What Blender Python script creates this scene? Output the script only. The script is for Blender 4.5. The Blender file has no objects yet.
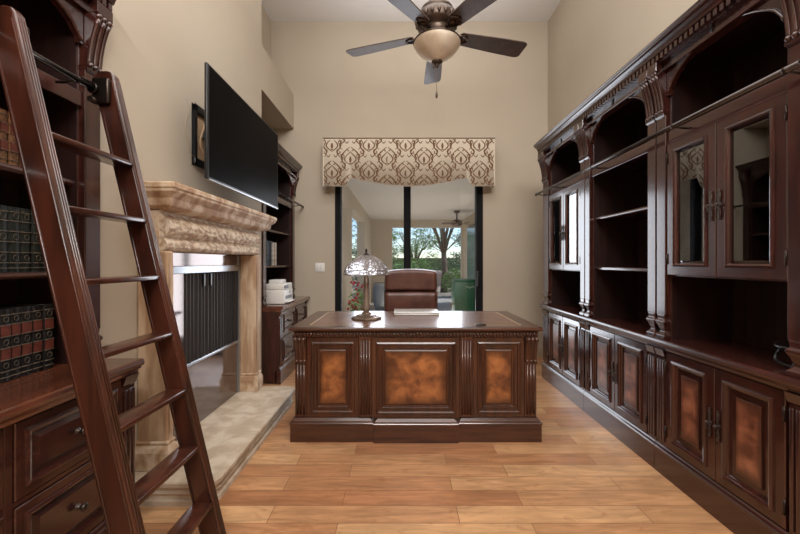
import bpy, bmesh, math, random
from mathutils import Vector, Matrix
PI = math.pi
rnd = random.Random(7)
SC = bpy.context.scene
COL = SC.collection

# ------------------------------------------------------------------ camera, sky, sun, lights, exposure
cam_d = bpy.data.cameras.new('camera'); cam = bpy.data.objects.new('camera', cam_d); COL.objects.link(cam)
cam.location = (0, 0, 1.24); cam.rotation_euler = (PI/2, 0, 0)
cam_d.lens = 365/800*36; cam_d.sensor_width = 36; cam_d.shift_x = -1/800; cam_d.shift_y = -5/800
cam_d.clip_start = 0.05; cam_d.clip_end = 500
SC.camera = cam
SC.view_settings.view_transform = 'Standard'; SC.view_settings.look = 'None'
SC.view_settings.gamma = 1; SC.view_settings.use_curve_mapping = False
SC.view_settings.exposure = 0.14

w = bpy.data.worlds.new('sky'); SC.world = w; w.use_nodes = True
nt = w.node_tree; bg = nt.nodes['Background']
sky = nt.nodes.new('ShaderNodeTexSky'); sky.sky_type = 'NISHITA'; sky.sun_disc = False
sky.sun_elevation = math.radians(50); sky.sun_rotation = math.radians(60); sky.altitude = 300
sky.dust_density = 0.1; sky.air_density = .9; sky.ozone_density = 3
nt.links.new(sky.outputs[0], bg.inputs[0]); bg.inputs[1].default_value = 0.16

def lamp(name, kind, loc, rot, energy, color=(1, 1, 1), size=1, size_y=None):
    l = bpy.data.lights.new(name, kind); l.energy = energy; l.color = color
    if kind == 'AREA':
        l.shape = 'RECTANGLE'; l.size = size; l.size_y = size_y or size
    if kind == 'SUN': l.angle = math.radians(0.6)
    o = bpy.data.objects.new(name, l); COL.objects.link(o); o.location = loc; o.rotation_euler = rot
    return o
lamp('sun', 'SUN', (0, 0, 20), (math.radians(38), 0, math.radians(120)), 3.0, (1, .95, .87))
lamp('overhead_fill_light', 'AREA', (0.1, 1.0, 4.32), (0, 0, 0), 95, (1, .975, .94), 2.4, 3.4)  # added overhead panel for even fill, not a room fixture
lamp('rear_fill_light', 'AREA', (0.5, -1.9, 4.12), (math.radians(55), 0, 0), 140, (1, .97, .94), 2.6, .4)  # added unseen fill high behind the camera
lamp('upward_fill_light', 'AREA', (0.2, 3.5, 3.5), (PI, 0, 0), 14, (1, .99, .98), 1.6, 1.2)  # added upward-facing fill to brighten the ceiling, no fixture hangs there
lamp('daylight_fill_light', 'AREA', (0.10, 5.10, 1.20), (math.radians(-90), 0, 0), 50, (.86, .91, 1), 1.5, 2.0)  # added panel outside the glass, boosting daylight and its sheen on the wood
lamp('patio_fill_light', 'AREA', (0.6, 8.4, 0.15), (PI, 0, 0), 46, (1, .96, .92), 2.2, 4.5)  # added upward fill standing in for bounce onto the patio ceiling

# ------------------------------------------------------------------ helpers
class MB:
    def __init__(s): s.v = []; s.f = []; s.sm = []; s.mi = []
    def add(s, vs, fs, smooth=False, mi=0):
        b = len(s.v); s.v += [tuple(v) for v in vs]
        for f in fs: s.f.append(tuple(b+i for i in f)); s.sm.append(smooth); s.mi.append(mi)
        return s
    def box(s, x0, x1, y0, y1, z0, z1, mi=0):
        vs = [(x0,y0,z0),(x1,y0,z0),(x1,y1,z0),(x0,y1,z0),(x0,y0,z1),(x1,y0,z1),(x1,y1,z1),(x0,y1,z1)]
        return s.add(vs, [(0,3,2,1),(4,5,6,7),(0,1,5,4),(1,2,6,5),(2,3,7,6),(3,0,4,7)], False, mi)
    def obox(s, M, sx, sy, sz, mi=0):
        h = [(-sx/2,-sy/2,-sz/2),(sx/2,-sy/2,-sz/2),(sx/2,sy/2,-sz/2),(-sx/2,sy/2,-sz/2),
             (-sx/2,-sy/2,sz/2),(sx/2,-sy/2,sz/2),(sx/2,sy/2,sz/2),(-sx/2,sy/2,sz/2)]
        return s.add([M @ Vector(p) for p in h], [(0,3,2,1),(4,5,6,7),(0,1,5,4),(1,2,6,5),(2,3,7,6),(3,0,4,7)], False, mi)
    def rbox(s, x0, x1, y0, y1, z0, z1, r=.01, seg=3, M=None, mi=0):
        bm = bmesh.new(); bmesh.ops.create_cube(bm, size=1)
        for v in bm.verts:
            v.co = Vector(((x0+x1)/2+v.co.x*(x1-x0), (y0+y1)/2+v.co.y*(y1-y0), (z0+z1)/2+v.co.z*(z1-z0)))
        bmesh.ops.bevel(bm, geom=list(bm.edges), offset=r, segments=seg, affect='EDGES', profile=.5)
        bm.verts.index_update()
        vs = [M @ v.co if M else v.co.copy() for v in bm.verts]; fs = [[v.index for v in f.verts] for f in bm.faces]
        bm.free(); return s.add(vs, fs, True, mi)
    def prism(s, pts, a, b, axis='x', mi=0, smooth=False):
        # pts: polygon in the other two axes, in order; extruded from a to b
        def P(p, t):
            return {'x': (t, p[0], p[1]), 'y': (p[0], t, p[1]), 'z': (p[0], p[1], t)}[axis]
        n = len(pts); vs = [P(p, a) for p in pts]+[P(p, b) for p in pts]
        fs = [(i, (i+1) % n, n+(i+1) % n, n+i) for i in range(n)]
        s.add(vs, fs, smooth, mi)
        return s.add(vs, [tuple(range(n-1, -1, -1)), tuple(range(n, 2*n))], False, mi)
    def stack(s, x0, x1, y0, y1, prof, back=True, mi=0, smooth=False):
        # prof: (outset, z) bottom to top, rectangular rings
        vs = []
        for o, z in prof:
            yb = y1+(o if back else 0)
            vs += [(x0-o, y0-o, z), (x1+o, y0-o, z), (x1+o, yb, z), (x0-o, yb, z)]
        fs = []
        for k in range(len(prof)-1):
            for i in range(4):
                j = (i+1) % 4; fs.append((4*k+i, 4*k+j, 4*k+4+j, 4*k+4+i))
        n = 4*(len(prof)-1); fs += [(3, 2, 1, 0), (n, n+1, n+2, n+3)]
        return s.add(vs, fs, smooth, mi)
    def nested(s, x0, x1, z0, z1, prof, cap=True, mi=0, yo=0):
        # prof: (inset, y) rectangular loops in the xz plane (front face = small y)
        vs = []
        for i, y in prof: vs += [(x0+i, y+yo, z0+i), (x1-i, y+yo, z0+i), (x1-i, y+yo, z1-i), (x0+i, y+yo, z1-i)]
        fs = []
        for k in range(len(prof)-1):
            for i in range(4):
                j = (i+1) % 4; fs.append((4*k+i, 4*k+j, 4*k+4+j, 4*k+4+i))
        if cap: n = 4*(len(prof)-1); fs.append((n, n+1, n+2, n+3))
        return s.add(vs, fs, False, mi)
    def tube(s, pts, r, n=8, closed=False, mi=0, caps=True):
        pts = [Vector(p) for p in pts]; m = len(pts)
        rs = r if isinstance(r, (list, tuple)) else [r]*m
        up = None; vs = []
        for i, p in enumerate(pts):
            if closed: t = pts[(i+1) % m]-pts[i-1]
            else: t = pts[min(i+1, m-1)]-pts[max(i-1, 0)]
            t = t.normalized() if t.length > 1e-9 else Vector((0, 0, 1))
            if up is None:
                up = Vector((0, 0, 1)) if abs(t.z) < .9 else Vector((1, 0, 0))
            a = up-t*up.dot(t)
            if a.length < 1e-6: a = t.orthogonal()
            a.normalize(); up = a; b = t.cross(a)
            for k in range(n):
                an = 2*PI*k/n; vs.append(p+(a*math.cos(an)+b*math.sin(an))*rs[i])
        fs = []
        for i in range(m if closed else m-1):
            for k in range(n):
                a0 = i*n+k; a1 = i*n+(k+1) % n; b0 = ((i+1) % m)*n+k; b1 = ((i+1) % m)*n+(k+1) % n
                fs.append((a0, a1, b1, b0))
        s.add(vs, fs, True, mi)
        if caps and not closed: s.add(vs, [tuple(range(n-1, -1, -1)), tuple(range((m-1)*n, m*n))], False, mi)
        return s
    def lathe(s, c, prof, n=24, mi=0, scallop=None, smooth=True, axis=None):
        # prof: (r, z); around vertical axis through c
        vs = []; m = len(prof); c = Vector(c)
        for i, (r, z) in enumerate(prof):
            for k in range(n):
                an = 2*PI*k/n; rr = r*(1+(scallop(an, i/(m-1)) if scallop else 0))
                p = Vector((rr*math.cos(an), rr*math.sin(an), z))
                if axis: p = axis @ p
                vs.append(c+p)
        fs = [(i*n+k, i*n+(k+1) % n, (i+1)*n+(k+1) % n, (i+1)*n+k) for i in range(m-1) for k in range(n)]
        s.add(vs, fs, smooth, mi)
        return s
    def ball(s, c, r, n=10, sc=(1, 1, 1), mi=0):
        vs = []; fs = []; m = max(4, n//2)
        for i in range(m+1):
            th = PI*i/m
            for k in range(n):
                ph = 2*PI*k/n
                vs.append((c[0]+r*sc[0]*math.sin(th)*math.cos(ph), c[1]+r*sc[1]*math.sin(th)*math.sin(ph), c[2]+r*sc[2]*math.cos(th)))
        for i in range(m):
            for k in range(n): fs.append((i*n+k, (i+1)*n+k, (i+1)*n+(k+1) % n, i*n+(k+1) % n))
        return s.add(vs, fs, True, mi)

def tag(o, label=None, cat=None, group=None, kind=None):
    if label: o['label'] = label
    if cat: o['category'] = cat
    if group: o['group'] = group
    if kind: o['kind'] = kind
    return o
def thing(name, label, cat, loc=(0, 0, 0), rotz=0, group=None):
    o = bpy.data.objects.new(name, None); COL.objects.link(o); o.empty_display_size = .1
    o.location = loc; o.rotation_euler = (0, 0, rotz)
    return tag(o, label, cat, group)
def obj(name, mb, mat, parent=None, world=False, bevel=0, loc=None, label=None, seg=2):
    me = bpy.data.meshes.new(name)
    vs = mb.v
    root = parent
    if world and parent is not None:
        off = Vector((0, 0, 0)); p = parent
        chain = []
        while p is not None: chain.append(p); p = p.parent
        M = Matrix.Identity(4)
        for p in reversed(chain): M = M @ (Matrix.Translation(p.location) @ p.rotation_euler.to_matrix().to_4x4())
        Mi = M.inverted(); vs = [Mi @ Vector(v) for v in vs]
    me.from_pydata([tuple(v) for v in vs], [], mb.f); me.validate()
    for i, p in enumerate(me.polygons):
        if i < len(mb.sm): p.use_smooth = mb.sm[i]; p.material_index = mb.mi[i]
    bm = bmesh.new(); bm.from_mesh(me); bmesh.ops.remove_doubles(bm, verts=bm.verts, dist=1e-6)
    bmesh.ops.recalc_face_normals(bm, faces=bm.faces); bm.to_mesh(me); bm.free()
    for m in (mat if isinstance(mat, (list, tuple)) else [mat]): me.materials.append(m)
    o = bpy.data.objects.new(name, me); COL.objects.link(o)
    if parent is not None: o.parent = parent
    if loc: o.location = loc
    if bevel:
        b = o.modifiers.new('bevel', 'BEVEL'); b.width = bevel; b.segments = seg; b.limit_method = 'ANGLE'; b.angle_limit = math.radians(40)
        b.harden_normals = False
    if label: o['label'] = label
    return o
def struct(name, mb, mat, label=None, **k):
    o = obj(name, mb, mat, **k); o['kind'] = 'structure'
    if label: o['label'] = label
    return o
def kids(o): return [c for c in bpy.data.objects if c.parent == o]
def dup(o, loc=None, rotz=None, label=None, parent=None):
    ch = kids(o); c = o.copy(); COL.objects.link(c); c.parent = parent
    if loc is not None: c.location = loc
    if rotz is not None: c.rotation_euler = (0, 0, rotz)
    if label: c['label'] = label
    for k in ch: dup(k, parent=c)
    return c

# ------------------------------------------------------------------ materials
def mat(name, color=(.8, .8, .8), rough=.5, metal=0, coat=0, spec=.5):
    m = bpy.data.materials.new(name); m.use_nodes = True
    b = m.node_tree.nodes['Principled BSDF']
    b.inputs['Base Color'].default_value = (*color, 1); b.inputs['Roughness'].default_value = rough
    b.inputs['Metallic'].default_value = metal; b.inputs['Coat Weight'].default_value = coat
    b.inputs['Coat Roughness'].default_value = .12
    b.inputs['Specular IOR Level'].default_value = spec
    return m
def nodes(m): return m.node_tree.nodes, m.node_tree.links, m.node_tree.nodes['Principled BSDF']
def noise_col(m, c1, c2, scale=(1, 1, 1), nscale=5, detail=4, lo=.35, hi=.65, bump=0, dist=.004, rough=None, c3=None, distortion=0):
    N, L, b = nodes(m)
    tc = N.new('ShaderNodeTexCoord'); mp = N.new('ShaderNodeMapping'); mp.inputs['Scale'].default_value = scale
    L.new(tc.outputs['Object'], mp.inputs[0])
    no = N.new('ShaderNodeTexNoise'); no.inputs['Scale'].default_value = nscale; no.inputs['Detail'].default_value = detail
    no.inputs['Distortion'].default_value = distortion
    L.new(mp.outputs[0], no.inputs[0])
    cr = N.new('ShaderNodeValToRGB'); cr.color_ramp.elements[0].position = lo; cr.color_ramp.elements[1].position = hi
    cr.color_ramp.elements[0].color = (*c1, 1); cr.color_ramp.elements[1].color = (*c2, 1)
    if c3: e = cr.color_ramp.elements.new((lo+hi)/2); e.color = (*c3, 1)
    L.new(no.outputs[0], cr.inputs[0]); L.new(cr.outputs[0], b.inputs['Base Color'])
    if bump:
        bp = N.new('ShaderNodeBump'); bp.inputs['Strength'].default_value = bump; bp.inputs['Distance'].default_value = dist
        L.new(no.outputs[0], bp.inputs['Height']); L.new(bp.outputs[0], b.inputs['Normal'])
    return m
def wood(name, c1, c2, scale, rough=.3, coat=.35):
    m = mat(name, c1, rough, coat=min(1, coat*1.6))
    noise_col(m, c1, c2, scale, 2.2, 6, .3, .7, .03, .0004, distortion=.6)
    return m
D1, D2 = (.020, .0062, .0052), (.060, .0165, .0115)
WV = wood('mahogany_vertical', D1, D2, (14, 14, 1.0), .23, .4)
WH = wood('mahogany_horizontal', D1, D2, (1.0, 14, 14), .23, .4)
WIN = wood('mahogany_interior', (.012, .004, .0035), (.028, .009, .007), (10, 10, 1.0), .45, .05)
WTOP = wood('mahogany_counter', (.055, .016, .009), (.15, .043, .020), (1.2, 10, 10), .22, .5)
WDESK = wood('desk_wood', (.030, .010, .006), (.085, .027, .012), (1.2, 12, 12), .3, .3)
WDESKV = wood('desk_wood_vertical', (.030, .010, .006), (.085, .027, .012), (12, 12, 1.2), .3, .3)
WLAD = wood('ladder_wood', (.026, .008, .005), (.070, .018, .009), (9, 9, 1.1), .28, .4)
def burl_mat(name, ca, cb, cdark):
    m = mat(name, ca, .3, coat=.35); N, L, b = nodes(m)
    noise_col(m, ca, cb, (1, 1, 1), 11, 12, .36, .66, distortion=.35)
    ramp = [n for n in N if n.type == 'VALTORGB'][0]
    tc = [n for n in N if n.type == 'TEX_COORD'][0]
    sp = N.new('ShaderNodeSeparateXYZ'); L.new(tc.outputs['Generated'], sp.inputs[0])
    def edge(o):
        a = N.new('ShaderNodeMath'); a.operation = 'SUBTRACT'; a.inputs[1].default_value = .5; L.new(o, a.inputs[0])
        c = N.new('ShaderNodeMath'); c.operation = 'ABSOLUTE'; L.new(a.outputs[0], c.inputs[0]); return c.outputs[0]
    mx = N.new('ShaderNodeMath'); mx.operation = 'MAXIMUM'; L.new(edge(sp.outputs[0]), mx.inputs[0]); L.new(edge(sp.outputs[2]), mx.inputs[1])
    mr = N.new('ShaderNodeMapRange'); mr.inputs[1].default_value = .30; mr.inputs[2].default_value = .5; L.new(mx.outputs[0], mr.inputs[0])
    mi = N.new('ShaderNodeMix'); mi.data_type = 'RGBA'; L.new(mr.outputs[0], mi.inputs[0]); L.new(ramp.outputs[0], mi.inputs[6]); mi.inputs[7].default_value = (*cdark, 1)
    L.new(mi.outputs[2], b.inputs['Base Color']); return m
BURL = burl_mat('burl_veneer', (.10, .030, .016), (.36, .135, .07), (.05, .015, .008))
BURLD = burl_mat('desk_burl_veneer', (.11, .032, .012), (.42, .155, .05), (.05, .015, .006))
IRON = mat('oil_rubbed_metal', (.035, .025, .020), .3, .85)
NICK = mat('pewter_pull', (.075, .06, .052), .3, .9)
BLACKM = mat('black_metal', (.012, .012, .013), .35, .3)
STEEL = mat('brushed_steel', (.45, .47, .50), .3, .8)
WALL = mat('tan_wall_paint', (.47, .405, .325), .8, spec=.2); noise_col(WALL, (.455, .39, .31), (.495, .43, .345), (1, 1, 1), 1.5, 2, .2, .8)
CEIL = mat('white_ceiling_paint', (.80, .80, .81), .9, spec=.2)
WHITE = mat('white_plastic', (.75, .74, .72), .4)
BASEB = mat('baseboard_paint', (.42, .34, .25), .5)
BLK = mat('black_plastic', (.008, .008, .009), .35)
SCREEN = mat('tv_screen', (.0015, .0015, .002), .35, spec=.02)
LEATHER = mat('brown_leather', (.1, .035, .02), .4, coat=.1); noise_col(LEATHER, (.065, .021, .015), (.125, .045, .028), (1, 1, 1), 9, 4, .3, .7, .1, .002)
DTOP = mat('tooled_leather_top', (.25, .13, .09), .32, coat=.25); noise_col(DTOP, (.11, .05, .032), (.19, .095, .062), (1, 1, 1), 8, 4, .3, .7, .03, .001)
def stone(name, ca, cb, cc, sc=3.5, bump=.35, stretch=(1, 1, 1)):
    m = mat(name, ca, .7, spec=.3); noise_col(m, ca, cb, stretch, sc, 9, .40, .60, bump, .012, c3=cc, distortion=.4); return m
STONE = stone('carved_travertine', (.36, .215, .125), (.63, .50, .37), (.50, .345, .22), 12, .6, (1, 1, .8))
JAMB = stone('jamb_travertine', (.38, .235, .14), (.58, .43, .30), (.47, .315, .195), 9, .4, (1.6, 1.6, .28))
STONEL = stone('carved_travertine_pale', (.40, .27, .18), (.68, .56, .43), (.57, .45, .33), 22, 1.0)
HEARTH = stone('hearth_stone', (.45, .355, .26), (.60, .51, .40), (.52, .42, .32), 9, .3)
PLEAT = mat('firescreen_mesh', (.035, .032, .032), .5, .3)
FGLASS = mat('fireplace_glass', (.22, .18, .165), .08, .75)

def glass_mat(name, ior=1.5, tint=(1, 1, 1), rough=0.0):
    m = bpy.data.materials.new(name); m.use_nodes = True; N = m.node_tree.nodes; L = m.node_tree.links
    N.remove(N['Principled BSDF']); out = N['Material Output']
    tr = N.new('ShaderNodeBsdfTransparent'); tr.inputs[0].default_value = (*tint, 1)
    gl = N.new('ShaderNodeBsdfGlossy'); gl.inputs['Roughness'].default_value = rough
    fr = N.new('ShaderNodeFresnel'); fr.inputs[0].default_value = ior
    mx = N.new('ShaderNodeMixShader'); L.new(fr.outputs[0], mx.inputs[0]); L.new(tr.outputs[0], mx.inputs[1]); L.new(gl.outputs[0], mx.inputs[2])
    L.new(mx.outputs[0], out.inputs[0]); return m
GLASS = glass_mat('door_glass', 1.45)
CGLASS = glass_mat('cabinet_glass', 3.0, (.7, .7, .7))
def crystal_mat():
    m = mat('cut_crystal', (.52, .49, .51), .2, coat=.2); N, L, b = nodes(m)
    b.inputs['Transmission Weight'].default_value = .7; b.inputs['IOR'].default_value = 1.35
    tc = N.new('ShaderNodeTexCoord'); v = N.new('ShaderNodeTexVoronoi'); v.inputs['Scale'].default_value = 45; L.new(tc.outputs['Object'], v.inputs[0])
    bp = N.new('ShaderNodeBump'); bp.inputs['Strength'].default_value = .6; bp.inputs['Distance'].default_value = .01; L.new(v.outputs[0], bp.inputs['Height']); L.new(bp.outputs[0], b.inputs['Normal'])
    return m
CRYSTAL = crystal_mat()

def floor_mat():
    m = mat('maple_planks', (.5, .22, .1), .3, coat=.15); N, L, b = nodes(m)
    tc = N.new('ShaderNodeTexCoord'); mp = N.new('ShaderNodeMapping'); L.new(tc.outputs['Object'], mp.inputs[0])
    mp.inputs['Location'].default_value = (.3, .017, 0)
    br = N.new('ShaderNodeTexBrick'); L.new(mp.outputs[0], br.inputs[0])
    br.inputs['Scale'].default_value = 1; br.inputs['Brick Width'].default_value = .92; br.inputs['Row Height'].default_value = .125
    br.inputs['Mortar Size'].default_value = .0020; br.inputs['Mortar Smooth'].default_value = .3; br.offset = .37; br.offset_frequency = 2
    br.inputs['Color1'].default_value = (.0, .0, .0, 1); br.inputs['Color2'].default_value = (1, 1, 1, 1); br.inputs['Mortar'].default_value = (.5, .5, .5, 1)
    cr = N.new('ShaderNodeValToRGB'); e = cr.color_ramp.elements
    e[0].position = 0; e[0].color = (.37, .165, .075, 1); e[1].position = 1; e[1].color = (.57, .33, .165, 1)
    for p, c in ((.25, (.44, .22, .105, 1)), (.6, (.50, .27, .13, 1))):
        q = e.new(p); q.color = c
    L.new(br.outputs[0], cr.inputs[0])
    mp2 = N.new('ShaderNodeMapping'); L.new(tc.outputs['Object'], mp2.inputs[0]); mp2.inputs['Scale'].default_value = (1.4, 11, 1)
    no = N.new('ShaderNodeTexNoise'); no.inputs['Scale'].default_value = 2; no.inputs['Detail'].default_value = 7; no.inputs['Distortion'].default_value = 1.4; L.new(mp2.outputs[0], no.inputs[0])
    # offset the grain from plank to plank
    r2 = N.new('ShaderNodeMapRange'); r2.inputs[1].default_value = .3; r2.inputs[2].default_value = .72; r2.inputs[3].default_value = .70; r2.inputs[4].default_value = 1.20
    L.new(no.outputs[0], r2.inputs[0])
    mu = N.new('ShaderNodeMix'); mu.data_type = 'RGBA'; mu.blend_type = 'MULTIPLY'; mu.inputs[0].default_value = 1
    L.new(cr.outputs[0], mu.inputs[6]); L.new(r2.outputs[0], mu.inputs[7])
    no3 = N.new('ShaderNodeTexNoise'); no3.inputs['Scale'].default_value = 2.2; no3.inputs['Detail'].default_value = 5; mp3 = N.new('ShaderNodeMapping'); mp3.inputs['Scale'].default_value = (1, 2.2, 1)
    L.new(tc.outputs['Object'], mp3.inputs[0]); L.new(mp3.outputs[0], no3.inputs[0])
    r3 = N.new('ShaderNodeMapRange'); r3.inputs[1].default_value = .3; r3.inputs[2].default_value = .7; r3.inputs[3].default_value = .84; r3.inputs[4].default_value = 1.12; L.new(no3.outputs[0], r3.inputs[0])
    m3 = N.new('ShaderNodeMix'); m3.data_type = 'RGBA'; m3.blend_type = 'MULTIPLY'; m3.inputs[0].default_value = 1
    no4 = N.new('ShaderNodeTexNoise'); no4.inputs['Scale'].default_value = 5; no4.inputs['Detail'].default_value = 6; no4.inputs['Distortion'].default_value = 2.5; L.new(mp3.outputs[0], no4.inputs[0])
    r4 = N.new('ShaderNodeMapRange'); r4.inputs[1].default_value = .58; r4.inputs[2].default_value = .74; r4.inputs[3].default_value = 0; r4.inputs[4].default_value = .55; L.new(no4.outputs[0], r4.inputs[0])
    L.new(mu.outputs[2], m3.inputs[6]); L.new(r3.outputs[0], m3.inputs[7])
    m4 = N.new('ShaderNodeMix'); m4.data_type = 'RGBA'; L.new(r4.outputs[0], m4.inputs[0]); L.new(m3.outputs[2], m4.inputs[6]); m4.inputs[7].default_value = (.27, .10, .045, 1)
    mm = N.new('ShaderNodeMix'); mm.data_type = 'RGBA'; L.new(br.outputs['Fac'], mm.inputs[0]); L.new(m4.outputs[2], mm.inputs[6]); mm.inputs[7].default_value = (.22, .10, .05, 1)
    L.new(mm.outputs[2], b.inputs['Base Color'])
    return m
FLOOR = floor_mat()

# ------------------------------------------------------------------ room shell
YB, XR, XL, XW, ZC, YF = 4.80, 1.93, -1.41, -1.71, 4.40, -2.3
struct('floor', MB().box(XW-.1, XR+.1, YF, YB, -.06, 0), FLOOR)
struct('ceiling', MB().box(XW-.1, XR+.1, YF, YB, ZC, ZC+.08), CEIL)
struct('wall_right', MB().box(XR, XR+.12, YF, YB, 0, ZC), WALL)
struct('wall_front', MB().box(XW-.1, XR+.1, YF-.1, YF, 0, ZC), WALL)
DX0, DX1, DZ = -.87, 1.08, 2.44
struct('wall_back', MB().box(XW-.1, DX0, YB, YB+.16, 0, ZC).box(DX1, XR+.1, YB, YB+.16, 0, ZC).box(DX0, DX1, YB, YB+.16, DZ, ZC), WALL)
B0, B1, F0, F1, FZ = 1.705, 3.690, 2.00, 3.14, 1.30
wl = MB()
wl.box(XW-.1, XW, YF, F0, 0, ZC).box(XW-.1, XW, F1, YB, 0, ZC).box(XW-.1, XW, F0, F1, FZ, ZC)
wl.box(XW, XL, B0, F0, 0, ZC).box(XW, XL, F1, B1, 0, ZC).box(XW, XL, F0, F1, FZ, ZC)
wl.box(XW, XL, B1, YB, 2.99, 3.44)
struct('wall_left', wl, WALL)
struct('baseboard_back', MB().prism([(YB, 0), (YB-.016, 0), (YB-.016, .1), (YB-.008, .12), (YB, .12)], DX1+.02, XR).prism([(YB, 0), (YB-.016, 0), (YB-.016, .1), (YB-.008, .12), (YB, .12)], -1.16, DX0-.02), BASEB)
struct('baseboard_right', MB().box(XR-.016, XR, 3.95, YB-.016, 0, .12), BASEB)

# sliding door
fr = MB(); y0, y1 = YB+.01, YB+.11
fr.box(DX0, DX0+.075, y0, y1, 0, DZ).box(DX1-.085, DX1, y0, y1, 0, DZ).box(DX0+.075, DX1-.085, y0, y1, DZ-.06, DZ).box(DX0+.075, DX1-.085, y0, y1, 0, .035)
DBL = mat('door_frame_black', (.008, .008, .009), .7, spec=.15)
dr = struct('door_1', fr, DBL, 'black framed glass sliding door to the patio', bevel=.004)
mf = MB(); mf.box(.035, .085, y0+.02, y0+.05, .035, DZ-.06).box(.085, .13, y0+.055, y0+.085, .035, DZ-.06); obj('meeting_stile', mf, DBL, dr, bevel=.003)
obj('glass_pane', MB().box(DX0+.075, .035, y0+.03, y0+.036, .035, DZ-.06), GLASS, dr)
obj('glass_pane', MB().box(.13, DX1-.085, y0+.066, y0+.072, .035, DZ-.06), GLASS, dr)
obj('door_handle', MB().rbox(DX1-.082, DX1-.05, y0-.03, y0, .92, 1.12, .006), BLACKM, dr)

# ------------------------------------------------------------------ valance with scroll pattern
FAB = mat('valance_linen', (.66, .585, .48), .85, spec=.1); FABD = mat('valance_brown_print', (.17, .095, .055), .85, spec=.1)
VX0, VX1, VY, VZT = -.985, 1.185, 4.60, 2.80
def vz(x):
    t = (x-VX0)/(VX1-VX0)
    if t < .135 or t > .865: return 2.195
    if t < .16: return 2.195+(t-.135)/.025*.105
    if t > .84: return 2.195+(.865-t)/.025*.105
    u = (t-.16)/.68; return 2.30-.105*math.sin(PI*u)
va = MB(); n = 100
top = [(VX0+(VX1-VX0)*i/n, VZT) for i in range(n+1)]; bot = [(p[0], vz(p[0])) for p in top]
def vwave(x): return .008*math.sin(x*23)+.004*math.sin(x*51)
for (yy, side) in ((VY, 0), (VY+.012, 1)):
    vs = []
    for i in range(n+1):
        vs.append((top[i][0], yy, VZT)); vs.append((bot[i][0], yy+vwave(bot[i][0]), bot[i][1]))
    va.add(vs, [(2*i, 2*i+1, 2*i+3, 2*i+2) for i in range(n)], True)
vs = []
for i in range(n+1): vs += [(bot[i][0], VY+vwave(bot[i][0]), bot[i][1]), (bot[i][0], VY+.012+vwave(bot[i][0]), bot[i][1])]
va.add(vs, [(2*i, 2*i+1, 2*i+3, 2*i+2) for i in range(n)])
va.box(VX0, VX0+.012, VY, YB-.002, 2.195, VZT).box(VX1-.012, VX1, VY, YB-.002, 2.195, VZT).box(VX0, VX1, VY, YB-.002, VZT-.012, VZT)
def ribbon(pts, wd):
    # flat printed stroke on the fabric, pts in (x,z)
    run = []
    def flush():
        if len(run) > 1:
            m = len(run); vs = []
            for i, p in enumerate(run):
                a = run[max(i-1, 0)]; b = run[min(i+1, m-1)]
                dx, dz = b[0]-a[0], b[1]-a[1]; l = math.hypot(dx, dz) or 1
                w_ = wd*1.15*(.35+.65*math.sin(PI*min(1, max(0, (i+.3)/(m-.4)))))
                f = (VZT-p[1])/(VZT-vz(p[0])); y = VY-.0015+vwave(p[0])*max(0, f)
                vs += [(p[0]-dz/l*w_, y, p[1]+dx/l*w_), (p[0]+dz/l*w_, y, p[1]-dx/l*w_)]
            va.add(vs, [(2*i, 2*i+1, 2*i+3, 2*i+2) for i in range(m-1)], True, 1)
        run.clear()
    for p in pts:
        if VX0+.006 < p[0] < VX1-.006 and vz(p[0])+.006 < p[1] < VZT-.008: run.append(p)
        else: flush()
    flush()
def spiral(cx, cz, r0, r1, a0, turns, mir=1):
    k = 22; return [(cx+mir*(r0+(r1-r0)*i/k)*math.cos(a0+turns*2*PI*i/k), cz+(r0+(r1-r0)*i/k)*math.sin(a0+turns*2*PI*i/k)) for i in range(k+1)]
PX, PZ = .232*2, .345
def motif(cx, cz):
    for mir in (1, -1):
        # ogee teardrop outline
        ribbon([(cx+mir*.075*math.sin(PI*t)**1.3*(1.25-.6*t), cz-.075+.175*t) for t in [i/14 for i in range(15)]], .0075)
        ribbon(spiral(cx+mir*.088, cz-.075, .036, .008, PI*.5, .95, mir), .0065)
        ribbon(spiral(cx+mir*.105, cz+.045, .030, .006, -PI*.6, -.95, mir), .006)
        ribbon([(cx+mir*(.02+.05*t), cz-.11-.03*math.sin(PI*t)) for t in [i/8 for i in range(9)]], .006)
        ribbon([(cx+mir*(.13-.035*math.sin(PI*t)), cz-.05+.12*t) for t in [i/8 for i in range(9)]], .0055)
        ribbon([(cx+mir*(.015+.028*t), cz+.105+.03*t*t) for t in [i/6 for i in range(7)]], .006)
        ribbon([(cx+mir*(.008+.105*math.sin(PI*t*.75)), cz+.155-.20*t) for t in [i/16 for i in range(17)]], .008)
        ribbon([(cx+mir*(.115-.05*math.sin(PI*t)), cz-.02-.13*t) for t in [i/12 for i in range(13)]], .0075)
    ribbon([(cx, cz-.04+.075*i/6) for i in range(7)], .013)
    ribbon([(cx-.02+.04*i/5, cz-.05) for i in range(6)], .005)
for r in range(-1, 6):
    for c in range(-1, 11): motif(VX0+.115+c*PX/2, 2.705-r*PZ-(PZ/2 if c % 2 else 0))
tv = obj('window_valance', va, [FAB, FABD]); tag(tv, 'beige fabric valance with brown scroll print over the sliding door', 'valance')
e = obj('top_piping', MB().tube([(VX0, VY-.002, VZT), (VX1, VY-.002, VZT)], .006), FABD, tv)

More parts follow.
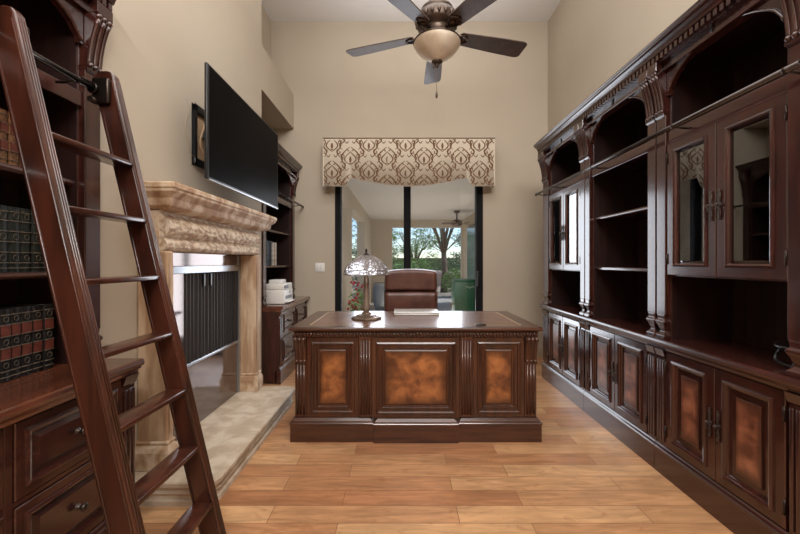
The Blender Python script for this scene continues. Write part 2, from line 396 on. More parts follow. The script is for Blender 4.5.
# ------------------------------------------------------------------ library cabinet builders (local: x width, y depth with front at 0, z up)
DOORP = [(0, .022), (0, .003), (.003, 0), (.042, 0), (.044, -.007), (.052, -.011), (.060, -.008), (.064, .001), (.070, .003), (.074, .013), (.096, .014), (.100, .006), (.104, .006)]
def make_pull():
    m = MB()
    m.tube([(0, -.004, -.066), (0, -.006, -.03), (0, -.004, 0), (0, -.006, .03), (0, -.004, .066)], [.002, .0035, .002, .0035, .002], 6)
    for z, r in ((-.068, .0055), (.068, .0055), (-.022, .0045), (.022, .0045)): m.ball((0, -.006, z), r, 8)
    for zc in (-.045, .045):
        m.tube([(.0085*math.cos(a), -.006, zc+.018*math.sin(a)) for a in [i*PI/6 for i in range(12)]], .0019, 5, True)
        m.tube([(.005*math.cos(a), -.006, zc*1.28+.005*math.sin(a)) for a in [i*PI/4 for i in range(8)]], .0016, 5, True)
    m.tube([(.012*math.cos(a), -.005, .012*math.sin(a)) for a in [i*PI/7 for i in range(14)]], .0020, 5, True)
    m.lathe((0, 0, 0), [(.0001, .026), (.008, .024), (.010, .019), (.004, .012), (.004, .005), (.009, .003), (.010, 0)], 12, axis=Matrix.Rotation(PI/2, 3, 'X'))
    m.tube([(0, -.021, 0), (0, -.022, -.018), (0, -.020, -.030)], [.003, .0025, .004], 6)
    return m
def raised_door(x0, x1, z0, z1, yf, parent, hinge, burl=True, handle=True, ins=0):
    d = obj('door', MB().nested(x0, x1, z0, z1, DOORP, True, yo=yf), WV, parent)
    p = MB().nested(x0+.103, x1-.103, z0+.103, z1-.103, [(0, .007), (.003, .004), (.006, .004)], True, yo=yf)
    if burl:
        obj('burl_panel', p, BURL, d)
    else: obj('raised_panel', p, WV, d)
    hx = x1-.022 if hinge == 'left' else x0+.022
    h = obj('handle', make_pull(), NICK, d); h.location = (hx, yf, (z0+z1)/2)
    ex = x0 if hinge == 'left' else x1
    for zz in (z0+.09, z1-.09): obj('hinge', MB().tube([(ex, yf-.003, zz-.03), (ex, yf-.003, zz+.03)], .005, 6), IRON, d)
    return d
def glass_door(x0, x1, z0, z1, yf, parent, hinge):
    prof = [(0, .022), (0, .003), (.003, 0), (.048, 0), (.050, -.006), (.058, -.009), (.064, -.005), (.068, .004), (.068, .02), (0, .022)]
    d = obj('glazed_door', MB().nested(x0, x1, z0, z1, prof, False, yo=yf), WV, parent)
    rp = MB()
    nn = int((z1-z0-.12)/.008)
    obj('glass_pane', MB().nested(x0+.066, x1-.066, z0+.066, z1-.066, [(0, .014), (.014, .011)], True, yo=yf).box(x0+.066, x1-.066, yf+.015, yf+.016, z0+.066, z1-.066), CGLASS, d)
    hx = x1-.022 if hinge == 'left' else x0+.022
    h = obj('handle', make_pull(), NICK, d); h.location = (hx, yf, (z0+z1)/2-.03)
    ex = x0 if hinge == 'left' else x1
    for zz in (z0+.09, z1-.09): obj('hinge', MB().tube([(ex, yf-.003, zz-.03), (ex, yf-.003, zz+.03)], .005, 6), IRON, d)
    return d
def drawer(x0, x1, z0, z1, yf, parent):
    d = obj('drawer', MB().nested(x0, x1, z0, z1, [(0, .022), (0, .003), (.003, 0), (.030, 0), (.032, -.007), (.038, -.010), (.046, -.007), (.050, .006), (.058, .008)], True, yo=yf), WH, parent)
    obj('raised_panel', MB().nested(x0+.052, x1-.052, z0+.052, z1-.052, [(0, .009), (.024, -.004), (.028, -.004)], True, yo=yf), WH, d)
    k = MB().lathe(((x0+x1)/2, yf-.004, (z0+z1)/2), [(.0001, .034), (.010, .033), (.015, .027), (.013, .021), (.006, .015), (.005, .006), (.012, .002), (.013, 0)], 14, axis=Matrix.Rotation(PI/2, 3, 'X'))
    obj('knob', k, NICK, d)
def corbel(m, x0, x1, z0, z1, out, nf=3):
    # fluted capital: S-curved reeds flaring to the front
    prof = []
    for i in range(11):
        t = i/10; y = -out*(.12+.88*(t**1.8)) if t < .9 else -out*(.12+.88*(.9**1.8))+out*.15*(t-.9)*10
        prof.append((y, z0+(z1-z0)*t))
    m.prism([(0.03, z0)]+prof+[(0.03, z1)], x0+.004, x1-.004)
    w_ = (x1-x0-.008)/nf
    for k in range(nf):
        xc = x0+.004+w_*(k+.5)
        m.tube([(xc, p[0]+.001, p[1]) for p in prof[:-1]], [w_*.36]*9+[w_*.5], 8)
        m.ball((xc, prof[-2][0]-.001, prof[-1][1]-.012), w_*.62, 8)
        m.ball((xc, prof[0][0]-.003, z0+.004), w_*.5, 8)
def upper_pilaster(x0, x1, parent, name='pilaster'):
    m = MB(); c = .003
    m.box(x0+c, x1-c, 0, .06, .93, 2.10)
    m.stack(x0+.0115, x1-.0115, 0, .055, [(.008, .792), (.008, .812), (.002, .818), (-.010, .835), (.000, .865), (.010, .885), (.010, .895), (.000, .905), (.002, .925), (0, .935)], back=False)
    p = obj(name, m, WV, parent, bevel=.004)
    q = MB(); q.stack(x0+.0115, x1-.0115, 0, .05, [(.004, 2.085), (.010, 2.095), (.010, 2.108), (.002, 2.114)], back=False)
    corbel(q, x0, x1, 2.112, 2.345, .055, 3 if x1-x0 < .1 else 5)
    obj('capital', q, WV, p)
def base_pilaster(x0, x1, yf, parent):
    m = MB(); m.box(x0+.003, x1-.003, yf+.006, yf+.06, .165, .735)
    p = obj('fluted_base_pilaster', m, WV, parent, bevel=.003)
    nf = max(3, int((x1-x0)/.024)); w_ = (x1-x0-.016)/nf; r = MB()
    for k in range(nf):
        xc = x0+.008+w_*(k+.5); r.rbox(xc-w_*.33, xc+w_*.33, yf-.004, yf+.012, .185, .668, .0045, 2)
    r.prism([(yf+.01, .675), (yf-.002, .69), (yf-.016, .73), (yf+.01, .73)], x0+.005, x1-.005)
    obj('reeding', r, WV, p)
def bookcase(label, loc, rotz, wl_, wb, wr_, kind, base, bf=0, depth=.395, group=None):
    t = thing('library_bookcase', label, 'bookcase', loc, rotz, group)
    W = wl_+wb+wr_; xa, xb = wl_, wl_+wb; yb = depth; g = .0012
    # carcass: closed base, side panels, back, top
    c = MB(); bfy = -bf+.03
    c.box(g, W-g, bfy, yb, .02, .735)
    obj('base_carcass', c, WV, t)
    c = MB()
    c.box(g, xa-.0, .03, yb, .79, 2.41); c.box(xb, W-g, .03, yb, .79, 2.41)
    obj('upright', c, WV, t, bevel=.002)
    bk = MB(); nb = 8
    for i in range(nb): bk.box(xa+wb*i/nb+.0012, xa+wb*(i+1)/nb-.0012, yb-.012, yb-.002, .79, 2.41)
    bk.box(xa, xb, yb-.004, yb, .79, 2.41); bk.box(xa, xb, .05, yb, 2.395, 2.41)
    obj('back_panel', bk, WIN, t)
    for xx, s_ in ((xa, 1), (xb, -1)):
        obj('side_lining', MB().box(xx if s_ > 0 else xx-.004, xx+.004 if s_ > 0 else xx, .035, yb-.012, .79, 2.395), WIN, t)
    # plinth
    yp = -bf
    m = MB().box(g, W-g, yp-.012, yp+.05, 0, .135)
    m.prism([(yp+.03, .135), (yp-.012, .135), (yp-.016, .142), (yp-.008, .150), (yp-.004, .160), (yp+.004, .168), (yp+.03, .168)], g, W-g)
    obj('plinth', m, WH, t, bevel=.002)
    # counter
    m = MB().prism([(yp+.03, .730), (yp-.006, .730), (yp-.010, .742), (yp-.020, .748), (yp-.022, .757), (yp-.034, .764), (yp-.038, .775), (yp-.034, .787), (yp-.026, .792), (.06 if bf < .05 else .06, .792), (.06, .74)], g, W-g)
    m.box(g, W-g, .0, yb, .735, .7915)
    obj('countertop', m, WTOP if bf > .05 else WH, t)
    # base pilasters and doors / drawers
    base_pilaster(.001, wl_, yp, t); base_pilaster(xb, W-.001, yp, t)
    if base == 'doors':
        mid = (xa+xb)/2
        raised_door(xa+.004, mid-.002, .172, .724, yp, t, 'left'); raised_door(mid+.002, xb-.004, .172, .724, yp, t, 'right')
    else:
        mid = (xa+xb)/2
        obj('stile', MB().box(mid-.014, mid+.014, yp+.004, yp+.03, .17, .73).box(xa, xb, yp+.006, yp+.03, .452, .472), WV, t, bevel=.003)
        for (a, b) in ((xa+.004, mid-.016), (mid+.016, xb-.004)):
            drawer(a, b, .474, .724, yp, t); drawer(a, b, .172, .450, yp, t)
    # upper pilasters
    upper_pilaster(.001, wl_, t); upper_pilaster(xb, W-.001, t)
    # rail behind ladder rod, arch, frieze, crown
    obj('cross_rail', MB().box(xa, xb, .012, .035, 1.925, 1.99).box(xa, xb, .03, yb-.012, 1.965, 1.985), WH, t, bevel=.003)
    am = MB(); pts = [(xa, 2.40), (xa, 2.20), (xa+.016, 2.20), (xa+.020, 2.225)]
    arch = []
    for i in range(25):
        u = i/24; xx = xa+.020+(wb-.04)*u
        arch.append((xx, 2.225+.145*math.sin(PI*u)**.62))
    pts += arch[1:-1]+[(xb-.020, 2.225), (xb-.016, 2.20), (xb, 2.20), (xb, 2.40)]
    # build the arch board as strips so it tessellates cleanly
    low = [p for p in pts[1:-1]]
    vs = []
    for yy in (.008, .032):
        for p in low: vs += [(p[0], yy, p[1]), (p[0], yy, 2.40)]
    k = len(low); fs = []
    for o_ in (0, 2*k):
        for i in range(k-1): fs.append((o_+2*i, o_+2*i+2, o_+2*i+3, o_+2*i+1))
    for i in range(k-1): fs.append((2*i, 2*i+2, 2*k+2*i+2, 2*k+2*i))
    am.add(vs, fs)
    ab = obj('arched_valance', am, WH, t)
    obj('arch_bead', MB().tube([(p[0], .006, p[1]+.004) for p in [(xa+.012, 2.203)]+arch+[(xb-.012, 2.203)]], .0065, 8), WH, ab)
    m = MB().box(g, W-g, -.012, .05, 2.345, 2.405)
    for (a, b) in ((0, wl_), (xb, W)): m.box(a+.0015, b-.0015, -.056, .05, 2.345, 2.398)
    obj('frieze', m, WH, t, bevel=.003)
    cp = [(.05, 2.390), (-.036, 2.390), (-.036, 2.432), (-.060, 2.434), (-.062, 2.440), (-.064, 2.446), (-.070, 2.458), (-.082, 2.468), (-.094, 2.473), (-.098, 2.478), (-.098, 2.488), (-.102, 2.492), (-.102, 2.498), (.05, 2.498)]
    m = MB().prism(cp, g, W-g); m.box(g, W-g, .04, yb, 2.41, 2.44)
    cr = obj('crown_molding', m, WH, t)
    m = MB(); nd = int(W/.034)
    for i in range(nd):
        xx = W*(i+.5)/nd; m.box(xx-.0105, xx+.0105, -.056, -.03, 2.400, 2.430)
    obj('dentil_row', m, WH, cr)
    m = MB().lathe(((xa+xb)/2, -.0005+.012, 2.378), [(.0001, .026), (.018, .024), (.022, .012), (.026, .008), (.026, 0)], 16, axis=Matrix.Rotation(PI/2, 3, 'X') )
    pk = obj('puck_light', m, IRON, cr)
    if kind == 'glass':
        mid = (xa+xb)/2
        glass_door(xa+.003, mid-.002, 1.166, 1.925, .006, t, 'left'); glass_door(mid+.002, xb-.003, 1.166, 1.925, .006, t, 'right')
        obj('shelf', MB().box(xa, xb, .032, yb-.012, 1.158, 1.183), WH, t, bevel=.003)
        obj('shelf', MB().box(xa+.004, xb-.004, .06, yb-.012, 1.56, 1.575), WIN, t, bevel=.003)
    else:
        for z in (1.175, 1.575):
            m = MB().prism([(yb-.012, z), (.05, z), (.044, z+.006), (.042, z+.012), (.046, z+.022), (.05, z+.026), (yb-.012, z+.026)], xa+.004, xb-.004)
            obj('shelf', m, WH, t)
    return t
RX = 1.53
bookcase('dark wood bookcase nearest the sliding door, on the right wall, with narrow glass doors', (RX, 3.94, 0), -PI/2, .15, .67, .08, 'glass', 'doors')
bookcase('dark wood bookcase with bare open shelves, middle of the right wall', (RX, 3.04, 0), -PI/2, .08, .69, .08, 'open', 'doors')
bookcase('dark wood bookcase nearest the camera on the right wall, with large glass doors', (RX, 2.19, 0), -PI/2, .08, .66, .14, 'glass', 'doors')
LXU, BF = -1.395, .165
b1 = bookcase('dark wood bookcase behind the ladder, filled with leather books', (LXU, .595, 0), PI/2, .09, .925, .09, 'open', 'drawers', BF, .30)
b2 = dup(b1, (LXU, 3.6925, 0), PI/2, 'dark wood bookcase past the fireplace, with the printer on its ledge')

# ladder rods
RODM = mat('polished_rod', (.075, .066, .064), .22, .9)
def rod(label, x, ya, yb_, dirn, brackets):
    t = thing('ladder_rail', label, 'rail', (x, ya, 1.965))
    obj('rod', MB().tube([(x, ya, 1.965), (x, yb_, 1.965)], .013, 12), RODM, t, world=True)
    for y in brackets:
        obj('bracket', MB().tube([(x, y, 1.965), (x+dirn*.05, y, 1.955), (x+dirn*.085, y, 1.955)], .006, 8).ball((x, y, 1.965), .015, 10), IRON, t, world=True)
    for y in (ya, yb_): obj('end_cap', MB().ball((x, y, 1.965), .015, 10), IRON, t, world=True)
rod('long dark metal ladder rail across the right bookcases', 1.455, 1.32, 3.93, 1, [1.38, 1.95, 2.78, 3.50, 3.90])
rod('short dark metal ladder rail that the ladder hangs on', -1.285, .62, 1.60, -1, [.75, 1.45])
rod('short dark metal ladder rail on the bookcase past the fireplace', -1.285, 3.74, 4.78, -1, [3.84, 4.66])

# ------------------------------------------------------------------ ladder
LT = thing('library_ladder', 'dark reddish wood rolling library ladder leaning on the left bookcase', 'ladder', (-.79, 1.37, 0))
def lx(z): return -.79-.235*z
ang = math.atan(.235)
for (ya, yb_) in ((1.150, 1.188), (1.548, 1.586)):
    m = MB(); Wd = .092; L = 2.05/math.cos(ang); ca, sa = math.cos(ang), math.sin(ang)
    def P(u, v): # u across (to the room), v along the rail
        return (-.79-sa*v+ca*(u), sa*u+ca*v)
    def poly(u0, u1, v0, v1, rc=.03):
        return [P(u0, v0), P(u1, v0), P(u1, v1-rc), P(u1-rc*.3, v1-rc*.3), P(u1-rc, v1), P(u0+rc, v1), P(u0+rc*.3, v1-rc*.3), P(u0, v1-rc)]
    pg = poly(-Wd/2, Wd/2, .012, L)
    m.prism(pg, ya, yb_, 'y')
    r = obj('rail', m, WLAD, LT, world=True, bevel=.007)
    # routed grooves near the edges, and reeds along the room-side edge
    g_ = MB()
    for u in (-.034, .034):
        a = P(u, .03); b = P(u, L-.05)
        for yy in (ya-.0008, yb_+.0008): g_.tube([(a[0], yy, a[1]), (b[0], yy, b[1])], .0030, 6)
    for k in range(3):
        yy = ya+.010+k*.009; a = P(Wd/2+.0005, .03); b = P(Wd/2+.0005, L-.05)
        g_.tube([(a[0], yy, a[1]), (b[0], yy, b[1])], .0035, 6)
    obj('edge_beading', g_, WLAD, r, world=True)
    f_ = MB(); a = P(0, 0); f_.ball((a[0]-.002, (ya+yb_)/2, .016), .016, 12, (1.6, 1, 1)); obj('foot', f_, BLK, r, world=True)
for i in range(7):
    z = 1.655-.2405*i; x = lx(z)
    obj('rung', MB().rbox(x-.042, x+.044, 1.186, 1.550, z-.010, z+.010, .005, 2), WLAD, LT, world=True)
hk = MB()
for y in (1.527,):
    hk.rbox(-1.30, -1.225, y-.0, y+.020, 1.905, 2.015, .010, 3)
    hk.tube([(-1.285, y-.02, 1.915), (-1.285, y+.03, 1.915)], .013, 10); hk.tube([(-1.285, y-.06, 1.985), (-1.285, y+.01, 1.982)], .004, 6)
    hk.tube([(-1.285+.018*math.cos(a), y-.008, 1.965+.018*math.sin(a)) for a in [k*PI/8 for k in range(16)]], .005, 6, True)
obj('rail_hook', hk, IRON, LT, world=True)
hk = MB().rbox(-1.30, -1.225, 1.19, 1.21, 1.905, 2.015, .010, 3)
obj('rail_hook', hk, IRON, LT, world=True)

# ------------------------------------------------------------------ fireplace
FP = thing('fireplace_surround', 'carved tan travertine fireplace mantel on the left wall', 'fireplace', (-1.3, 2.5, .13))
def sring(y0_, y1_, x0_, x1_, prof, mi=0):
    # stack in world with x0_ = wall side (fixed), x1_ = room side; offsets on ends and front
    m = MB(); vs = []
    for o, z in prof: vs += [(x0_, y0_-o, z), (x1_+o, y0_-o, z), (x1_+o, y1_+o, z), (x0_, y1_+o, z)]
    fs = []
    for k in range(len(prof)-1):
        for i in range(4): j = (i+1) % 4; fs.append((4*k+i, 4*k+j, 4*k+4+j, 4*k+4+i))
    n_ = 4*(len(prof)-1); fs += [(3, 2, 1, 0), (n_, n_+1, n_+2, n_+3)]
    return m.add(vs, fs)
XWf = XL-.0
mt = sring(1.97, 3.33, XWf, -1.264, [(-.03, 1.515), (0, 1.521), (.035, 1.531), (.050, 1.539), (.056, 1.555), (.060, 1.577), (.075, 1.592), (.092, 1.608), (.092, 1.623), (.100, 1.626), (.100, 1.651), (.095, 1.655)])
obj('mantel_shelf', mt, STONE, FP, world=True, bevel=.004)
# ogee frieze, bulging towards the top with carved relief
def carved(y0_, y1_, ny, prof, amp, seed):
    m = MB(); vs = []; r_ = random.Random(seed); nz = len(prof)
    for j, (xo, z) in enumerate(prof):
        for i in range(ny+1):
            y = y0_+(y1_-y0_)*i/ny
            f = math.sin(PI*j/(nz-1))
            d = amp*f*(math.sin(y*24+5*math.sin(z*34+y*6))*math.cos(z*60+3*math.sin(y*17))+.5*math.sin(y*75+4*math.sin(z*70))*math.cos(z*110+2*math.sin(y*30)))
            vs.append((xo+d, y, z))
    fs = [(j*(ny+1)+i, j*(ny+1)+i+1, (j+1)*(ny+1)+i+1, (j+1)*(ny+1)+i) for j in range(nz-1) for i in range(ny)]
    return m.add(vs, fs, True)
def lerpprof(P_, n_):
    out = []
    for i in range(n_+1):
        t = i/n_*(len(P_)-1); k = min(int(t), len(P_)-2); u = t-k
        out.append((-.048+P_[k][0]+(P_[k+1][0]-P_[k][0])*u, P_[k][1]+(P_[k+1][1]-P_[k][1])*u))
    return out
pf = [(-1.255, 1.30), (-1.222, 1.303), (-1.208, 1.32), (-1.210, 1.35), (-1.222, 1.365), (-1.228, 1.375), (-1.212, 1.385), (-1.195, 1.41), (-1.190, 1.44), (-1.20, 1.465), (-1.222, 1.482), (-1.245, 1.50), (-1.25, 1.52)]
m = MB().box(XWf, -1.297, 1.955, 3.232, 1.30, 1.52)
obj('frieze_block', m, STONE, FP, world=True)
m = carved(1.957, 3.230, 260, lerpprof(pf, 60), .0055, 1)
for yy in (1.957, 3.230):
    pp = lerpprof(pf, 36); m.add([(p[0], yy, p[1]) for p in pp]+[(-1.297, yy, 1.52), (-1.297, yy, 1.30)], [tuple(range(len(pp)+2))])
obj('carved_frieze', m, STONEL, FP, world=True)
for (a, b) in ((1.945, 2.002), (3.138, 3.237)):
    m = MB().box(XWf, -1.245, a, b, .13, 1.30)
    l = obj('jamb', m, JAMB, FP, world=True, bevel=.012, seg=3)
    q = sring(a+.004, b-.004, XWf, -1.249, [(.02, .132), (.02, .225), (.012, .25), (.006, .262), (.010, .275), (0, .29)])
    obj('jamb_base', q, STONE, l, world=True)
    q = carved(a+.012, b-.012, 8, [(-1.241, .33+.9*i/60) for i in range(61)], .003, 3)
    obj('jamb_carving', q, JAMB, l, world=True)
# hearth
hp = [(.0, 0), (.0, .028), (-.012, .036), (-.014, .05), (-.004, .066), (.004, .076), (-.004, .09), (.006, .11), (.014, .118), (.014, .142), (.008, .15)]
def hearth_ring(o):
    x1_ = -.945+o; a = 1.85-o; b = 3.25+o; c_ = .06
    return [(XWf, a), (x1_-c_, a), (x1_-c_*.3, a+c_*.3*.9), (x1_, a+c_), (x1_, b-c_), (x1_-c_*.3, b-c_*.27), (x1_-c_, b), (XWf, b)]
m = MB(); vs = []
for o, z in [(q[0], q[1]*.8667) for q in hp]: vs += [(p[0], p[1], z) for p in hearth_ring(o)]
fs = []
for k in range(len(hp)-1):
    for i in range(8): j = (i+1) % 8; fs.append((8*k+i, 8*k+j, 8*k+8+j, 8*k+8+i))
k = 8*(len(hp)-1); fs += [tuple(range(7, -1, -1)), tuple(range(k, k+8))]
m.add(vs, fs)
h = obj('hearth', m, HEARTH); tag(h, 'raised pale stone hearth slab in front of the fireplace', 'hearth')
# firebox and glass screen
FB = thing('firescreen', 'dark pleated mesh and glass fire screen filling the fireplace opening', 'fire screen', (-1.38, 2.5, .13))
obj('lower_glass', MB().box(-1.400, -1.390, 2.005, 3.135, .133, .565), FGLASS, FB, world=True)
obj('upper_glass', MB().box(-1.400, -1.390, 2.005, 3.135, 1.215, 1.298), FGLASS, FB, world=True)
obj('top_bar', MB().rbox(-1.403, -1.373, 2.005, 3.10, 1.165, 1.215, .005), STEEL, FB, world=True)
obj('bottom_bar', MB().rbox(-1.403, -1.381, 2.005, 3.10, .555, .577, .004), STEEL, FB, world=True)
obj('side_strip', MB().box(-1.403, -1.377, 3.10, 3.136, .133, 1.298), STEEL, FB, world=True)
m = MB(); n_ = 240; vs = []
for i in range(n_+1):
    y = 2.34+(3.10-2.34)*i/n_; x = -1.389+.007*math.sin(i/n_*2*PI*17)+.003*math.sin(i/n_*2*PI*5.3)
    vs += [(x, y, .575), (x, y, 1.168)]
m.add(vs, [(2*i, 2*i+1, 2*i+3, 2*i+2) for i in range(n_)], True)
pm = obj('pleated_mesh', m, PLEAT, FB, world=True)
sg = obj('side_glass', MB().box(-1.400, -1.390, 2.005, 2.34, .565, 1.168), FGLASS, FB, world=True)
for y in (2.54, 2.63): obj('pull', MB().rbox(-1.377, -1.365, y-.012, y+.012, 1.07, 1.16, .005), BLK, FB, world=True)
m = MB().box(-2.15, -2.11, F0, F1, .1, FZ).box(-2.15, XW-.1, F0-.04, F0, .1, FZ).box(-2.15, XW-.1, F1, F1+.04, .1, FZ).box(-2.15, XW-.1, F0, F1, FZ, FZ+.04).box(-2.15, XL-.01, F0, F1, .08, .128)
struct('wall_firebox', m, mat('firebox_brick', (.05, .045, .04), .9))

# ------------------------------------------------------------------ television + wall mount
TV = thing('television', 'large black flat television on a swing arm over the fireplace', 'television', (-1.2, 2.84, 1.745))
obj('bezel', MB().rbox(-1.190, -1.170, 2.205, 3.475, 1.745, 2.450, .006), BLK, TV, world=True)
obj('screen', MB().box(-1.1715, -1.1685, 2.228, 3.462, 1.762, 2.438), SCREEN, TV, world=True)
obj('bottom_trim', MB().box(-1.188, -1.1665, 2.225, 3.465, 1.742, 1.750), STEEL, TV, world=True)
obj('rear_housing', MB().rbox(-1.24, -1.188, 2.42, 3.25, 1.80, 2.25, .012), BLK, TV, world=True)
WM = thing('television_wall_mount', 'black metal mounting frame and arm on the wall behind the television', 'wall mount', (-1.40, 2.62, 1.9))
m = MB()
y0_, y1_, z0_, z1_ = 2.46, 3.0, 1.90, 2.31
m.box(-1.408, -1.385, y0_, y0_+.03, z0_, z1_).box(-1.408, -1.385, y1_-.03, y1_, z0_, z1_).box(-1.408, -1.385, y0_, y1_, z0_, z0_+.05).box(-1.408, -1.385, y0_, y1_, z1_-.05, z1_)
obj('wall_frame', m, BLACKM, WM, world=True, bevel=.006)
obj('recess_panel', MB().box(-1.4095, -1.404, y0_+.02, y1_-.02, z0_+.02, z1_-.02), mat('recess_tan', (.50, .33, .20), .7), WM, world=True)
obj('arm', MB().obox(Matrix.Translation((-1.34, 2.62, 2.14)) @ Matrix.Rotation(.5, 4, 'Z'), .16, .03, .06).obox(Matrix.Translation((-1.34, 2.72, 2.02)) @ Matrix.Rotation(-.5, 4, 'Z'), .16, .03, .05), BLACKM, WM, world=True, bevel=.003)
obj('tv_plate', MB().box(-1.258, -1.242, 2.47, 2.53, 1.88, 2.33).box(-1.258, -1.242, 2.85, 2.91, 1.88, 2.33).box(-1.272, -1.257, 2.44, 3.0, 2.20, 2.24), BLACKM, WM, world=True, bevel=.003)
obj('coiled_strap', MB().tube([(-1.375+.01*math.sin(3*a), 2.62+.11*math.cos(a), 2.1+.13*math.sin(a)) for a in [k*PI/12 for k in range(24)]], .007, 6, True), mat('cable_tan', (.42, .27, .16), .6), WM, world=True)
cb = obj('television_cable', MB().tube([(-1.405, 2.395+.02*math.sin(k*.5), 2.32-.02*k) for k in range(18)]+[(-1.40, 2.5, 1.93)], .0018, 6), mat('cable_pale', (.42, .33, .25), .6)); tag(cb, 'thin pale cable hanging on the wall beside the television mount', 'cable')

# ------------------------------------------------------------------ desk
DK = thing('executive_desk', 'large carved dark wood executive desk with burl front panels', 'desk', (.10, 2.95, 0))
xa, xb, yf, yb = -.735, .94, 2.545, 3.30; cx0, cx1 = -.195, .40
m = MB().box(xa, cx0+.01, yf, yb, .15, .745).box(cx1-.01, xb, yf, yb, .15, .745).box(cx0, cx1, yf-.012, yf+.05, .15, .745)
obj('carcass', m, WDESKV, DK, world=True)
pz = [(0.006, 0), (0.006, .118), (.010, .121), (.012, .128), (.008, .134), (-.002, .137), (-.002, .143), (-.010, .150), (-.02, .160)]
m = MB()
m.stack(xa-.022, cx0-.0, yf-.03, yb+.01, pz).stack(cx1, xb+.022, yf-.03, yb+.01, pz)
m.stack(cx0+.012, cx1-.012, yf-.045, yf+.06, pz)
obj('plinth', m, WDESK, DK, world=True, bevel=.002)
def desk_panel(x0_, x1_, y):
    pr = [(0, .012), (0, 0), (.026, 0), (.029, -.008), (.038, -.012), (.046, -.008), (.050, .002), (.060, .004), (.064, -.003), (.070, -.003), (.075, .006), (.090, .010)]
    p = obj('front_panel', MB().nested(x0_, x1_, .165, .715, pr, True, yo=y), WDESKV, DK, world=True)
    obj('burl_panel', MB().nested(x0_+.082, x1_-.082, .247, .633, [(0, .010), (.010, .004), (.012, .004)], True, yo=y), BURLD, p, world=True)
def desk_pil(x0_, x1_, y, cap):
    m = MB().box(x0_, x1_, y, y+.04, .165, .72)
    p = obj('pilaster', m, WDESKV, DK, world=True, bevel=.003)
    nf = 4 if not cap else 3; w_ = (x1_-x0_-.014)/nf; r = MB()
    zt = .70 if not cap else .54
    for k in range(nf): xc = x0_+.007+w_*(k+.5); r.tube([(xc, y, .185), (xc, y, zt)], w_*.38, 8)
    if cap:
        r2 = MB(); corbel(r2, x0_-.004, x1_+.004, .55, .72, .045, 3)
        r2.v = [(a, b+y, c) for a, b, c in r2.v]
        r2.box(x0_-.004, x1_+.004, y-.008, y+.03, .535, .549)
        obj('capital', r2, WDESKV, p, world=True, bevel=0)
    else: r.box(x0_+.004, x1_-.004, y-.006, y+.02, .70, .72)
    obj('reeding', r, WDESKV, p, world=True)
desk_pil(xa, xa+.08, yf-.012, True); desk_pil(xb-.08, xb, yf-.012, True)
desk_pil(cx0-.098, cx0-.008, yf-.018, False); desk_pil(cx1+.008, cx1+.098, yf-.018, False)
desk_panel(xa+.084, cx0-.102, yf-.012); desk_panel(cx1+.102, xb-.084, yf-.012); desk_panel(cx0-.004, cx1+.004, yf-.026)
m = MB().box(xa-.006, xb+.006, yf-.024, yb+.0, .72, .757)
for i in range(72):
    x = xa+.01+(xb-xa-.02)*(i+.5)/72; m.tube([(x, yf-.024, .724), (x, yf-.027, .750)], .0075, 6)
obj('fluted_frieze', m, WDESK, DK, world=True)
m = MB().stack(xa, xb, yf-.02, yb+.01, [(.004, .755), (.012, .760), (.018, .764), (.030, .768), (.036, .775), (.034, .785), (.026, .792)])
tp = obj('desktop', m, WDESK, DK, world=True, bevel=.002)
m = MB().box(xa+.10, xb-.10, yf+.05, yb-.05, .7922, .7932)
obj('leather_inlay', m, DTOP, tp, world=True)
m = MB()
for (a, b, c_, d) in ((xa+.085, xb-.085, yf+.035, yf+.045), (xa+.085, xb-.085, yb-.045, yb-.035), (xa+.085, xa+.095, yf+.035, yb-.035), (xb-.095, xb-.085, yf+.035, yb-.035)): m.box(a, b, c_, d, .7922, .7930)
obj('inlay_border', m, mat('brass_tooling', (.50, .36, .22), .35, .3), tp, world=True)
for k, (a, b) in enumerate(((-.70, -.22), (.43, .90))):
    for z0_, z1_ in ((.17, .42), (.43, .58), (.59, .74)):
        d = obj('drawer', MB().nested(-b, -a, z0_, z1_, [(0, .02), (0, 0), (.02, 0), (.025, .006), (.035, .006)], True), WDESK, DK)
        d.rotation_euler = (0, 0, PI); d.location = (-.10, .36, 0)

# ------------------------------------------------------------------ things on desk
LP = thing('table_lamp', 'crystal dome table lamp with a turned stem on the desk', 'lamp', (-.272, 2.87, .7935))
lc = (0, 0, 0)
BRZ = mat('aged_bronze', (.20, .14, .10), .35, .6)
obj('base', MB().lathe(lc, [(.0001, 0), (.118, 0), (.120, .008), (.112, .016), (.085, .022), (.070, .032), (.040, .038), (.034, .05), (.022, .058)], 8, smooth=False), BRZ, LP, bevel=.002)
obj('stem', MB().lathe(lc, [(.020, .055), (.030, .07), (.034, .09), (.026, .12), (.023, .20), (.021, .26), (.026, .275), (.022, .29), (.020, .33), (.008, .345), (.006, .50)], 16), mat('stem_glaze', (.24, .18, .14), .35, .3), LP)
shp = [(.172, .345), (.175, .352), (.168, .382), (.158, .405), (.135, .438), (.100, .465), (.062, .486), (.030, .500), (.018, .505)]
sh = obj('lamp_shade', MB().lathe(lc, shp, 48, scallop=lambda a, t: .018*math.cos(12*a)*(1-t)), CRYSTAL, LP)
lat = MB()
for k in range(16):
    for sgn in (1, -1):
        pts = []
        for i in range(13):
            t = i/12*(len(shp)-2); q = min(int(t), len(shp)-2); u = t-q
            r_ = shp[q][0]+(shp[q+1][0]-shp[q][0])*u; z = shp[q][1]+(shp[q+1][1]-shp[q][1])*u
            a = 2*PI*k/16+sgn*i/12*.9; rr = (r_+.002)*(1+.018*math.cos(12*a)*(1-i/12)); pts.append((rr*math.cos(a), rr*math.sin(a), z))
        lat.tube(pts, .0026, 5)
